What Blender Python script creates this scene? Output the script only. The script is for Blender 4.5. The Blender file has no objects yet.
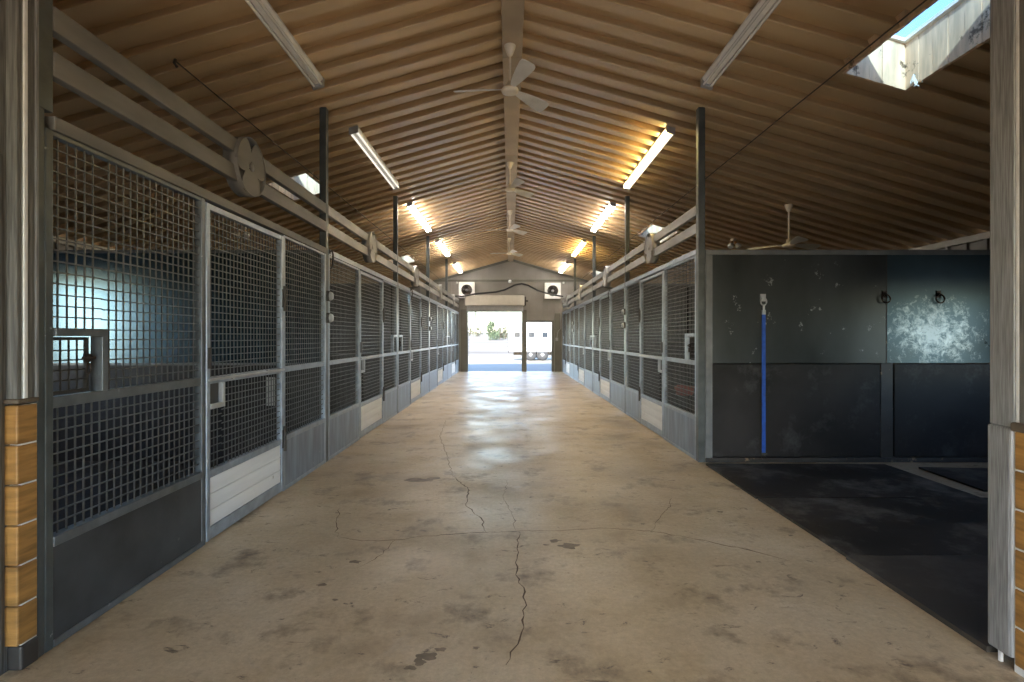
import bpy, bmesh, math, random
from mathutils import Vector, Matrix
random.seed(7)
S = bpy.context.scene
C = S.collection
PI = math.pi

# ------------------------------------------------------------------ materials
def mat(name, col, rough=.6, metal=0., var=.15, scale=6., bump=0., bscale=40., col2=None, stretch=(1, 1, 1), detail=6, rvar=0., spec=.5):
    m = bpy.data.materials.new(name); m.use_nodes = True
    nt = m.node_tree; n = nt.nodes; l = nt.links
    b = n['Principled BSDF']
    b.inputs['Roughness'].default_value = rough; b.inputs['Metallic'].default_value = metal
    b.inputs['Specular IOR Level'].default_value = spec
    tc = n.new('ShaderNodeTexCoord'); mp = n.new('ShaderNodeMapping'); mp.inputs['Scale'].default_value = stretch
    l.new(tc.outputs['Object'], mp.inputs['Vector'])
    no = n.new('ShaderNodeTexNoise'); no.inputs['Scale'].default_value = scale; no.inputs['Detail'].default_value = detail
    l.new(mp.outputs['Vector'], no.inputs['Vector'])
    cr = n.new('ShaderNodeValToRGB')
    c2 = col2 or tuple(min(1, c * (1 + var)) for c in col)
    c1 = col if col2 else tuple(c * (1 - var) for c in col)
    cr.color_ramp.elements[0].position = .32; cr.color_ramp.elements[1].position = .68
    cr.color_ramp.elements[0].color = (*c1, 1); cr.color_ramp.elements[1].color = (*c2, 1)
    l.new(no.outputs['Fac'], cr.inputs['Fac']); l.new(cr.outputs['Color'], b.inputs['Base Color'])
    if rvar:
        mr = n.new('ShaderNodeMapRange'); mr.inputs['From Min'].default_value = .3; mr.inputs['From Max'].default_value = .7
        mr.inputs['To Min'].default_value = rough - rvar; mr.inputs['To Max'].default_value = rough + rvar
        l.new(no.outputs['Fac'], mr.inputs['Value']); l.new(mr.outputs['Result'], b.inputs['Roughness'])
    if bump:
        nb = n.new('ShaderNodeTexNoise'); nb.inputs['Scale'].default_value = bscale; nb.inputs['Detail'].default_value = 5
        l.new(mp.outputs['Vector'], nb.inputs['Vector'])
        bp = n.new('ShaderNodeBump'); bp.inputs['Strength'].default_value = bump; bp.inputs['Distance'].default_value = .01
        l.new(nb.outputs['Fac'], bp.inputs['Height']); l.new(bp.outputs['Normal'], b.inputs['Normal'])
    return m

def emit(name, col, strength):
    m = bpy.data.materials.new(name); m.use_nodes = True
    b = m.node_tree.nodes['Principled BSDF']
    b.inputs['Base Color'].default_value = (.9, .9, .9, 1)
    b.inputs['Emission Color'].default_value = (*col, 1); b.inputs['Emission Strength'].default_value = strength
    return m

def wear(m, thr, col, scale=3., soft=.05, fine=24.):
    """chips and scuffs of another colour over a material"""
    nt = m.node_tree; n = nt.nodes; l = nt.links; b = n['Principled BSDF']
    src = b.inputs['Base Color'].links[0].from_socket
    tc = n.new('ShaderNodeTexCoord')
    a = n.new('ShaderNodeTexNoise'); a.inputs['Scale'].default_value = scale; a.inputs['Detail'].default_value = 9; a.inputs['Roughness'].default_value = .72
    l.new(tc.outputs['Object'], a.inputs['Vector'])
    r = n.new('ShaderNodeMapRange'); r.inputs['From Min'].default_value = thr; r.inputs['From Max'].default_value = thr + soft
    l.new(a.outputs['Fac'], r.inputs['Value'])
    mx = n.new('ShaderNodeMix'); mx.data_type = 'RGBA'
    l.new(r.outputs['Result'], mx.inputs['Factor']); l.new(src, mx.inputs['A']); mx.inputs['B'].default_value = (*col, 1)
    l.new(mx.outputs['Result'], b.inputs['Base Color'])
    return m

M = {}
M['ceil'] = wear(mat('tan_ribbed_roofing', (.55, .395, .225), .3, 0, .12, 1.2, stretch=(.3, 1, 1), spec=.8), .60, (.44, .30, .16), 1.1, .12)
M['ridge'] = mat('ridge_cap_tan', (.42, .33, .23), .5, 0, .15, 2.)
M['frame'] = wear(mat('worn_galvanised_frame', (.30, .345, .40), .4, .35, .25, 9, bump=.1, rvar=.1), .63, (.48, .52, .56), 14, .06)
M['frame_shade'] = wear(mat('shaded_worn_steel_frame', (.13, .145, .155), .42, .35, .25, 9, rvar=.1), .64, (.30, .32, .33), 14, .06)  # frame copy with the nearest left bay's shade put into its colour
M['post'] = wear(mat('painted_green_grey_post', (.075, .085, .085), .42, .3, .25, 7, bump=.08), .66, (.5, .5, .48), 6, .04)
M['rail_shade'] = wear(mat('shaded_rail_steel', (.17, .163, .15), .55, .2, .25, 6, stretch=(1, .3, 1)), .66, (.34, .32, .29), 12, .06)  # rail copy darkened for the shade over the nearest left bay
M['rail'] = wear(mat('worn_rail_steel', (.36, .36, .35), .5, .3, .25, 6, bump=.12, stretch=(1, .3, 1)), .66, (.42, .41, .38), 12, .06)
M['wire'] = mat('wire_mesh_steel', (.125, .125, .122), .45, .5, .2, 20)
M['sheet'] = wear(mat('galvanised_kick_sheet', (.225, .27, .335), .4, .4, .35, 3, stretch=(4, 4, .6), bump=.06, rvar=.1), .64, (.4, .42, .44), 9, .06)
M['sheet_shade'] = wear(mat('shaded_scuffed_sheet', (.045, .05, .055), .5, .1, .4, 3, bump=.06), .66, (.15, .15, .14), 5, .08)  # kick sheet copy, scuffed, its colour lowered to stand for shade
M['board'] = wear(mat('white_washed_boards', (.82, .83, .83), .6, 0, .08, 4, stretch=(1, .3, 3)), .64, (.3, .28, .24), 4, .1)
M['dark'] = mat('black_gap', (.012, .012, .012), .7)
M['black'] = mat('black_rubbery_plastic', (.018, .018, .018), .45)
M['hinge'] = mat('dark_hinge_steel', (.06, .055, .05), .5, .5)
M['light_metal'] = mat('bright_latch_steel', (.42, .44, .46), .4, .4, .15)
M['housing'] = mat('white_fixture_enamel', (.82, .81, .78), .45, 0, .08)
M['tube_off'] = mat('frosted_tube_unlit', (.75, .75, .73), .25, 0, .03)
M['tube_on'] = emit('lit_fluorescent_tube', (1, .95, .88), 11)
M['tube_yellow'] = emit('lit_yellow_fluorescent_tube', (1, .74, .28), 11)
M['tube_dim'] = emit('dim_fluorescent_tube', (1, .95, .86), .12)
M['fan'] = mat('cream_fan_enamel', (.78, .70, .58), .4, 0, .1)
M['blade'] = mat('grey_white_fan_blade', (.72, .71, .68), .4, 0, .1, 5)
M['jamb'] = mat('grey_taupe_painted_wood', (.125, .12, .108), .75, 0, .35, 9, stretch=(14, 14, .6), bump=.3, bscale=9, spec=.25)
M['jamb_r'] = mat('grey_painted_wood', (.19, .19, .19), .6, 0, .38, 12, stretch=(14, 14, .6), bump=.15, bscale=40)
M['bead'] = mat('white_caulk_bead', (.62, .62, .60), .55, 0, .1, 12)
M['wains'] = mat('amber_stained_wood', (.30, .15, .038), .5, 0, .35, 6, stretch=(1, 1, 7), bump=.12)
M['wall'] = mat('grey_taupe_siding', (.26, .245, .22), .55, 0, .1, 2)
M['wall_shade'] = mat('shaded_stall_siding', (.06, .057, .053), .6, 0, .2, 2)  # siding copy darkened to keep the stall interiors dim
M['trim'] = mat('olive_taupe_trim', (.13, .125, .10), .55, 0, .12, 3)
M['drum'] = mat('cream_door_drum', (.55, .52, .45), .5, 0, .06)
M['curtain'] = mat('grey_door_curtain', (.58, .60, .63), .5, .1, .08)
M['rubber'] = wear(mat('black_rubber_wall_panel', (.018, .0165, .016), .55, 0, .6, 1.6, rvar=.06, spec=.3), .54, (.055, .055, .056), 2.5, .16)
M['upper'] = wear(mat('dark_painted_steel_sheet', (.058, .066, .065), .36, .5, .4, 1.3, rvar=.06, stretch=(1, 1, .5)), .625, (.34, .36, .36), 5, .03)
M['inner_shade'] = mat('shaded_partition_sheet', (.018, .018, .018), .6, 0, .4, 1.5, spec=.3)  # partition sheet copy blackened to stand for the dim stall interior
M['cap'] = mat('grey_wall_cap', (.16, .17, .17), .45, .3, .2, 5)
M['seam'] = wear(mat('black_seam_strip', (.03, .028, .025), .5, 0, .3, 4), .60, (.26, .19, .11), 6, .06)
M['dirt'] = mat('stall_dirt_floor', (.04, .036, .032), .9, 0, .35, 3, bump=.3)
M['mat'] = wear(mat('black_rubber_floor_mat', (.036, .031, .026), .6, 0, .5, 1.4, rvar=.1, spec=.35), .50, (.20, .185, .165), 1.7, .2)
M['mat2'] = wear(mat('dusty_rubber_floor_mat', (.05, .043, .036), .6, 0, .5, 1.4, rvar=.1, spec=.35), .50, (.12, .11, .10), 1.5, .2)
M['blue'] = mat('blue_nylon', (.012, .075, .36), .55, 0, .2, 20)
M['rust'] = mat('dark_rusty_ring', (.03, .02, .015), .5, .4, .4, 30)
M['red'] = mat('faded_red_rubber', (.30, .06, .045), .7, 0, .2)
M['pale'] = mat('pale_dusty_patch', (.45, .45, .42), .8, 0, .2, 10)
M['shaft'] = wear(mat('whitewashed_shaft_boards', (.72, .54, .37), .7, 0, .2, 3, stretch=(6, 6, 1)), .58, (.16, .11, .07), 5, .06)
M['cable'] = mat('dusty_cable', (.05, .04, .03), .6)
M['sand'] = mat('pale_sandy_ground', (.25, .21, .16), .95, 0, .12, .6)
M['drygrass'] = mat('dry_field_grass', (.065, .042, .02), .95, 0, .3, .16, stretch=(.12, 1.2, 1), col2=(.17, .13, .09))
M['near_ground'] = mat('darkened_unseen_ground', (.10, .095, .09), .95, 0, .2, 4)  # unseen ground behind the camera, darkened to cut bounce light
M['shadow_apron'] = mat('shadow_toned_ground', (.095, .095, .092), .8, 0, .1, 2)  # ground tone with the barn's cast shadow put into it
M['white'] = mat('white_trailer_skin', (.72, .72, .72), .3, 0, .03)
M['glass_dark'] = mat('tinted_window', (.03, .035, .04), .15, 0, .1)
M['tyre'] = mat('tyre_rubber', (.03, .03, .03), .7)
M['hub'] = mat('white_wheel_hub', (.6, .6, .6), .4)
M['alu'] = mat('grey_fender', (.35, .35, .36), .4, .4)
M['leaf'] = mat('dusty_green_leaf', (.075, .10, .05), .8, 0, .4, 3)
M['leaf2'] = mat('dull_olive_leaf', (.12, .12, .075), .8, 0, .4, 3)
M['bark'] = mat('grey_bark', (.10, .075, .05), .9, 0, .3, 8)
M['amber'] = mat('amber_lens', (.5, .25, .08), .3)
M['lamp_glass'] = mat('white_lamp_globe', (.8, .8, .8), .2)

# scratched steel on the wash bay wall: ragged scuffs, window glow mixed into the colour
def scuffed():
    m = mat('scuffed_glow_tinted_sheet', (.045, .075, .09), .34, .6, .3, 1.3, bump=.05, rvar=.08)
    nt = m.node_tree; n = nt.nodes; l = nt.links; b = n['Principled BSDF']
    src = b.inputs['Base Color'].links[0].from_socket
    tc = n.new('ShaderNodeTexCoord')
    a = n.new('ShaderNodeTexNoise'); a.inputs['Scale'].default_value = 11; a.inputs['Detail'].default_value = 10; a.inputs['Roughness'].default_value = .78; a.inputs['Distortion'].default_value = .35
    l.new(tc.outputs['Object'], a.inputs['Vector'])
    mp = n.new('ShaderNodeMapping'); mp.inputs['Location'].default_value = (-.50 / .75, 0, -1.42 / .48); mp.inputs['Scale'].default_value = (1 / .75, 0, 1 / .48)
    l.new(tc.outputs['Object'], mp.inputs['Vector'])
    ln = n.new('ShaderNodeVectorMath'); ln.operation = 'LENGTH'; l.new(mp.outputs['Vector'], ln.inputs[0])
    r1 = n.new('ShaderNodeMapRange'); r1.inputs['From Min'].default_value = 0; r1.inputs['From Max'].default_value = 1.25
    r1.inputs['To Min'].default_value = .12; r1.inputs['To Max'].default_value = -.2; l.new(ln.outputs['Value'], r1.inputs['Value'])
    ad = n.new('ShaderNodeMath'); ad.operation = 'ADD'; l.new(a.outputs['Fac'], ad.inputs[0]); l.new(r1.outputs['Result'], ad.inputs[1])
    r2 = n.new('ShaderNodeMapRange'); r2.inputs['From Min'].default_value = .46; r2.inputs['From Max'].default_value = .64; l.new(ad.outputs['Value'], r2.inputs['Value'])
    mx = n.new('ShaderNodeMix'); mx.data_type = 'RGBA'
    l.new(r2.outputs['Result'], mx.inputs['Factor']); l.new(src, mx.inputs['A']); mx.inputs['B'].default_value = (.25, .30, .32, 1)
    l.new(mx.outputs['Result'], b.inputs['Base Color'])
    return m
M['scuff_glow'] = scuffed()
M['glow_sheet'] = mat('blue_glow_tinted_sheet', (.085, .15, .21), .24, .9, .2, 1.5)  # blue tint carries the window's sky glow on the first left partition

def concrete():
    m = bpy.data.materials.new('worn_tan_concrete'); m.use_nodes = True
    nt = m.node_tree; n = nt.nodes; l = nt.links; b = n['Principled BSDF']
    tc = n.new('ShaderNodeTexCoord')
    def noise(s, d=8, r=.6, st=(1, 1, 1), dist=0):
        mp = n.new('ShaderNodeMapping'); mp.inputs['Scale'].default_value = st; l.new(tc.outputs['Object'], mp.inputs['Vector'])
        o = n.new('ShaderNodeTexNoise'); o.inputs['Scale'].default_value = s; o.inputs['Detail'].default_value = d; o.inputs['Roughness'].default_value = r
        o.inputs['Distortion'].default_value = dist
        l.new(mp.outputs['Vector'], o.inputs['Vector']); return o.outputs['Fac']
    def ramp(f, stops):
        c = n.new('ShaderNodeValToRGB'); e = c.color_ramp.elements
        e[0].position = stops[0][0]; e[0].color = (*stops[0][1], 1); e[1].position = stops[-1][0]; e[1].color = (*stops[-1][1], 1)
        for p, col in stops[1:-1]:
            x = e.new(p); x.color = (*col, 1)
        l.new(f, c.inputs['Fac']); return c.outputs['Color']
    def mix(f, a, bb, mode='MIX', fac=None):
        x = n.new('ShaderNodeMix'); x.data_type = 'RGBA'; x.blend_type = mode
        if f is not None: l.new(f, x.inputs['Factor'])
        else: x.inputs['Factor'].default_value = fac
        l.new(a, x.inputs['A'])
        if isinstance(bb, tuple): x.inputs['B'].default_value = (*bb, 1)
        else: l.new(bb, x.inputs['B'])
        return x.outputs['Result']
    def mrange(f, a, c, lo=0., hi=1.):
        x = n.new('ShaderNodeMapRange'); x.inputs['From Min'].default_value = a; x.inputs['From Max'].default_value = c
        x.inputs['To Min'].default_value = lo; x.inputs['To Max'].default_value = hi
        l.new(f, x.inputs['Value']); return x.outputs['Result']
    base = ramp(noise(.9, 10, .62), [(.28, (.26, .185, .10)), (.44, (.45, .34, .205)), (.56, (.53, .42, .275)), (.72, (.64, .535, .39))])
    c = mix(mrange(noise(2.6, 10, .7), .54, .68), base, (.20, .145, .09))
    c = mix(mrange(noise(7., 10, .75, (1, 1.8, 1), .6), .595, .66), c, (.12, .085, .055))
    c = mix(mrange(noise(1.7, 10, .7, dist=.8), .60, .72, 0, .6), c, (.45, .39, .31))
    f = mrange(noise(30, 8, .85), .3, .7, .74, 1.18)
    g = n.new('ShaderNodeMix'); g.data_type = 'RGBA'; g.blend_type = 'MULTIPLY'; g.inputs['Factor'].default_value = 1
    l.new(c, g.inputs['A']); l.new(f, g.inputs['B'])
    l.new(g.outputs['Result'], b.inputs['Base Color'])
    l.new(mrange(noise(1.4, 8, .6), .35, .65, .34, .58), b.inputs['Roughness'])
    bp = n.new('ShaderNodeBump'); bp.inputs['Strength'].default_value = .18; bp.inputs['Distance'].default_value = .01
    l.new(noise(22, 8, .7), bp.inputs['Height']); l.new(bp.outputs['Normal'], b.inputs['Normal'])
    return m
M['concrete'] = concrete()
M['crack'] = mat('dirt_filled_crack', (.10, .062, .036), .9, 0, .3, 10)

def glass():
    m = bpy.data.materials.new('skylight_acrylic'); m.use_nodes = True
    nt = m.node_tree; n = nt.nodes; l = nt.links
    tr = n.new('ShaderNodeBsdfTransparent'); tr.inputs['Color'].default_value = (.46, .56, .62, 1)
    gl = n.new('ShaderNodeBsdfGlossy'); gl.inputs['Roughness'].default_value = .1
    mx = n.new('ShaderNodeMixShader'); mx.inputs['Fac'].default_value = .06
    l.new(tr.outputs[0], mx.inputs[1]); l.new(gl.outputs[0], mx.inputs[2]); l.new(mx.outputs[0], n['Material Output'].inputs['Surface'])
    return m
M['glass'] = glass()

# ------------------------------------------------------------------ mesh builder (world coordinates in, local to the thing out)
def root_loc(o):
    while o.parent: o = o.parent
    return o.location.copy()

class MB:
    def __init__(s): s.v = []; s.f = []; s.m = []; s.cur = 0; s.sm = []
    def add(s, vs, fs, smooth=False):
        k = len(s.v); s.v += [Vector(v) for v in vs]
        for f in fs: s.f.append([k + i for i in f]); s.m.append(s.cur); s.sm.append(smooth)
        return s
    def box(s, x0, x1, y0, y1, z0, z1):
        x0, x1 = sorted((x0, x1)); y0, y1 = sorted((y0, y1)); z0, z1 = sorted((z0, z1))
        return s.add([(x0, y0, z0), (x1, y0, z0), (x1, y1, z0), (x0, y1, z0), (x0, y0, z1), (x1, y0, z1), (x1, y1, z1), (x0, y1, z1)],
                     [(3, 2, 1, 0), (4, 5, 6, 7), (0, 1, 5, 4), (1, 2, 6, 5), (2, 3, 7, 6), (3, 0, 4, 7)])
    def hexa(s, p):                                                   # eight corners, bottom ring then top ring
        return s.add(p, [(3, 2, 1, 0), (4, 5, 6, 7), (0, 1, 5, 4), (1, 2, 6, 5), (2, 3, 7, 6), (3, 0, 4, 7)])
    def tube(s, pts, r, n=8, cap=True):
        pts = [Vector(p) for p in pts]; rr = r if isinstance(r, (list, tuple)) else [r] * len(pts)
        rings = []
        for i, p in enumerate(pts):
            d = (pts[min(i + 1, len(pts) - 1)] - pts[max(i - 1, 0)]).normalized()
            up = Vector((0, 0, 1)) if abs(d.z) < .9 else Vector((1, 0, 0))
            a = d.cross(up).normalized(); b = d.cross(a).normalized()
            rings.append([p + (a * math.cos(2 * PI * k / n) + b * math.sin(2 * PI * k / n)) * rr[i] for k in range(n)])
        vs = [v for q in rings for v in q]; fs = []
        for i in range(len(pts) - 1):
            for k in range(n):
                fs.append((i * n + k, i * n + (k + 1) % n, (i + 1) * n + (k + 1) % n, (i + 1) * n + k))
        s.add(vs, fs, n > 5)
        if cap:
            s.add(rings[0], [tuple(range(n))]); s.add(rings[-1], [tuple(reversed(range(n)))])
        return s
    def lathe(s, prof, c=(0, 0, 0), n=20, axis='z', cap=True):                  # prof: (r, h) pairs
        vs = []; fs = []
        for r, h in prof:
            for k in range(n):
                a = 2 * PI * k / n; u, w = r * math.cos(a), r * math.sin(a)
                p = (u, w, h) if axis == 'z' else ((h, u, w) if axis == 'x' else (u, h, w))
                vs.append((c[0] + p[0], c[1] + p[1], c[2] + p[2]))
        for i in range(len(prof) - 1):
            for k in range(n):
                fs.append((i * n + k, i * n + (k + 1) % n, (i + 1) * n + (k + 1) % n, (i + 1) * n + k))
        s.add(vs, fs, True)
        if cap and prof[0][0] > 1e-4: s.add(vs[:n], [tuple(reversed(range(n)))])
        if cap and prof[-1][0] > 1e-4: s.add(vs[-n:], [tuple(range(n))])
        return s
    def prism(s, poly, f0, f1):                                       # poly of 2D points, f0/f1 map a 2D point to 3D
        n = len(poly); vs = [f0(*p) for p in poly] + [f1(*p) for p in poly]
        return s.add(vs, [tuple(range(n)), tuple(reversed(range(n, 2 * n)))] + [(i, i + n, (i + 1) % n + n, (i + 1) % n) for i in range(n)])
    def build(s, name, mats, parent=None, bevel=0., origin=None):
        me = bpy.data.meshes.new(name)
        if parent: base = root_loc(parent)
        elif origin is not None: base = Vector(origin)
        else:
            lo = Vector([min(v[i] for v in s.v) for i in range(3)]); hi = Vector([max(v[i] for v in s.v) for i in range(3)])
            base = Vector(((lo.x + hi.x) / 2, (lo.y + hi.y) / 2, lo.z))
        me.from_pydata([tuple(v - base) for v in s.v], [], s.f)
        for m in (mats if isinstance(mats, (list, tuple)) else [mats]): me.materials.append(m)
        me.polygons.foreach_set('material_index', s.m); me.polygons.foreach_set('use_smooth', s.sm)
        bm = bmesh.new(); bm.from_mesh(me); bmesh.ops.recalc_face_normals(bm, faces=bm.faces); bm.to_mesh(me); bm.free()
        me.update()
        o = bpy.data.objects.new(name, me); C.objects.link(o)
        if parent: o.parent = parent
        else: o.location = base
        if bevel:
            b = o.modifiers.new('bevel', 'BEVEL'); b.width = bevel; b.segments = 2; b.limit_method = 'ANGLE'
        return o

def tag(o, label, cat, group=None, kind=None):
    o['label'] = label; o['category'] = cat
    if group: o['group'] = group
    if kind: o['kind'] = kind
    return o
def thing(name, loc, label, cat, group=None):
    o = bpy.data.objects.new(name, None); C.objects.link(o); o.location = loc; o.empty_display_size = .1
    return tag(o, label, cat, group)
def struct(name, mb, m, **k):
    o = mb.build(name, m, **k); o['kind'] = 'structure'; return o
def dup(o, loc, label, parent=None):
    c = o.copy(); C.objects.link(c)
    if parent: c.parent = parent
    else: c.location = loc; c['label'] = label
    for ch in list(o.children): dup(ch, None, None, c)
    return c

# ------------------------------------------------------------------ dimensions (metres; camera over the origin, looking along +Y)
XL, XR, XC = -2.01, 2.06, .025
HALF = 6.15
YF, YB = 20.85, -3.5                                                  # far gable wall, unseen near end set for the fill light
APEX, PITCH = 4.48, .285
POST = [2.2325, 5.78, 9.40, 13.10, 16.95, 20.66]
TOP = 2.345
def roof(x): return APEX - PITCH * abs(x - XC)

# ------------------------------------------------------------------ floor with cracks
b = MB(); b.box(-HALF + XC, HALF + XC, YB, YF + .15, -.12, 0)
b.cur = 1
def fl(px, py):
    d = 719.25 / (py - 337); return Vector(((px - 510) * d / 525, d, .0012))
def crack(pix, w0, seed):
    rnd = random.Random(seed); pts = []
    P = [fl(*p) for p in pix]
    for a, c in zip(P, P[1:]):
        k = max(2, int((c - a).length / .045))
        for i in range(k):
            t = i / k; p = a.lerp(c, t)
            if i: p += Vector((rnd.uniform(-.012, .012), rnd.uniform(-.012, .012), 0))
            pts.append(p)
    pts.append(P[-1])
    ws = [w0 * rnd.uniform(.35, 1.25) * min(1, .3 + min(i, len(pts) - 1 - i) * .2) for i in range(len(pts))]
    L = []
    for i, p in enumerate(pts):
        d = pts[min(i + 1, len(pts) - 1)] - pts[max(i - 1, 0)]; nrm = Vector((-d.y, d.x, 0)).normalized() * ws[i] * .4
        L += [p + nrm, p - nrm]
    b.add(L, [(2 * i, 2 * i + 1, 2 * i + 3, 2 * i + 2) for i in range(len(pts) - 1)])
crack([(337, 537), (363, 541), (395, 540), (428, 536), (470, 533), (520, 531), (560, 531), (600, 528), (650, 531), (700, 540), (760, 553), (790, 561)], .011, 1)
crack([(337, 537), (336, 522), (340, 508)], .008, 2)
crack([(395, 540), (383, 554), (357, 568)], .007, 3)
crack([(486, 532), (481, 518), (466, 506), (468, 489), (452, 475)], .012, 4)
crack([(452, 475), (447, 455), (440, 437), (446, 420)], .008, 5)
crack([(519.5, 532), (517, 559), (515.7, 575), (525, 592), (524, 616), (519.5, 640), (506, 665)], .011, 6)
crack([(651, 532), (660, 518), (668, 508), (672, 498)], .006, 7)
crack([(516, 531), (512, 512), (503, 497), (508, 480)], .005, 8)
crack([(720, 545), (745, 548), (770, 556)], .006, 9)
def blotch(px, py, r, seed, sq=1.6):
    rnd = random.Random(seed); c = fl(px, py); n = 22
    rr = [r * rnd.uniform(.35, 1.25) for _ in range(n)]; rr = [(rr[k - 1] + 2 * rr[k] + rr[(k + 1) % n]) / 4 for k in range(n)]
    b.add([c] + [c + Vector((math.cos(2 * PI * k / n) * rr[k] * sq, math.sin(2 * PI * k / n) * rr[k], 0)) for k in range(n)],
          [(0, 1 + k, 1 + (k + 1) % n) for k in range(n)])
b.cur = 2
for px, py, r, sd in ((569, 546, .055, 1), (555, 541, .03, 2), (546, 545, .016, 12), (428, 656, .035, 3), (420, 662, .026, 4), (440, 650, .018, 5), (418, 480, .09, 6), (434, 478, .06, 7),
                      (355, 562, .03, 8), (410, 668, .02, 9), (322, 585, .02, 10), (476, 648, .012, 11), (758, 562, .012, 13), (720, 512, .02, 14), (335, 600, .012, 15)):
    blotch(px, py, r, sd)
M['stain'] = mat('dark_floor_stain', (.19, .14, .09), .55, 0, .35, 14)
floor = struct('floor', b, [M['concrete'], M['crack'], M['stain']], origin=(0, 0, 0))

# stall floors behind the fronts, darker earth
for sx, nm, y0 in ((-1, 'floor_left', 2.35), (1, 'floor_right', POST[1] + .05)):
    x0 = (XL if sx < 0 else XR) + sx * .12
    struct(nm, MB().box(x0, XC + sx * (HALF - .02), y0, YF - .05, .0005, .012), M['dirt'])

# ------------------------------------------------------------------ ceiling: ribbed sheets with skylight openings
PER = .305
RY = 4.50 - 27 * PER
SKY_L = [(7.15, 8.25), (14.6, 15.7)]
SKY_R = [(3.2, 4.56), (10.65, 11.75), (17.9, 19.0)]
def snap(y): return RY + round((y - RY) / PER) * PER + .065
SKY_L = [(snap(a), snap(c)) for a, c in SKY_L]; SKY_R = [(snap(a), snap(c)) for a, c in SKY_R]
L0, L1 = 2.86, 3.42                                                   # lateral extent of the skylight openings
DEEP = .10
ys = []
k = 0
while RY + k * PER < YF:
    y = RY + k * PER
    ys += [(y + .045, DEEP), (y - .003, .012), (y, 0), (y + .065, 0), (y + .13, 0), (y + .133, .012), (y + .085, DEEP), (y + .17, DEEP), (y + .18, DEEP - .03), (y + .21, DEEP - .03), (y + .22, DEEP)]
    k += 1
ys = [(min(y, YF + .1), h) for y, h in ys]
b = MB()
for sx, holes in ((-1, SKY_L), (1, SKY_R)):
    cuts = [0.0, L0, L1, HALF + .25]
    for i in range(3):
        u0, u1 = cuts[i], cuts[i + 1]
        vs = []; fs = []
        for y, h in ys:
            for u in (u0, u1): vs.append((XC + sx * u, y, APEX - PITCH * u + h))
        for j in range(len(ys) - 1):
            yc = (ys[j][0] + ys[j + 1][0]) / 2
            if i == 1 and any(a < yc < c for a, c in holes): continue
            fs.append((2 * j, 2 * j + 1, 2 * j + 3, 2 * j + 2))
        b.add(vs, fs)
struct('ceiling', b, M['ceil'], origin=(0, 0, 0))
# outer roof deck closes the shell above the liner, open over the skylights
b = MB()
for sx, holes in ((-1, SKY_L), (1, SKY_R)):
    def slab(u0, u1, y0, y1):
        p = []
        for dz in (.40, .44):
            for u, y in ((u0, y0), (u1, y0), (u1, y1), (u0, y1)): p.append((XC + sx * u, y, APEX - PITCH * u + dz))
        b.hexa(p)
    slab(0, L0, YB, YF + .3); slab(L1, HALF + .35, YB, YF + .3)
    y = YB
    for a, c in holes: slab(L0, L1, y, a); y = c
    slab(L0, L1, y, YF + .3)
struct('ceiling_deck', b, M['curtain'], origin=(0, 0, 0))
# ridge trim box under the peak
b = MB()
for y0 in [YB + 3.05 * i for i in range(9)]:
    y1 = min(y0 + 3.045, YF); w = .105
    zb = APEX - .105
    b.prism([(-w, 0), (w, 0), (w, .10), (0, .13), (-w, .10)], lambda u, z, y0=y0: (XC + u, y0, zb + z), lambda u, z, y1=y1: (XC + u, y1, zb + z))
struct('trim_1', b, M['ridge'], bevel=.006)

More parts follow.
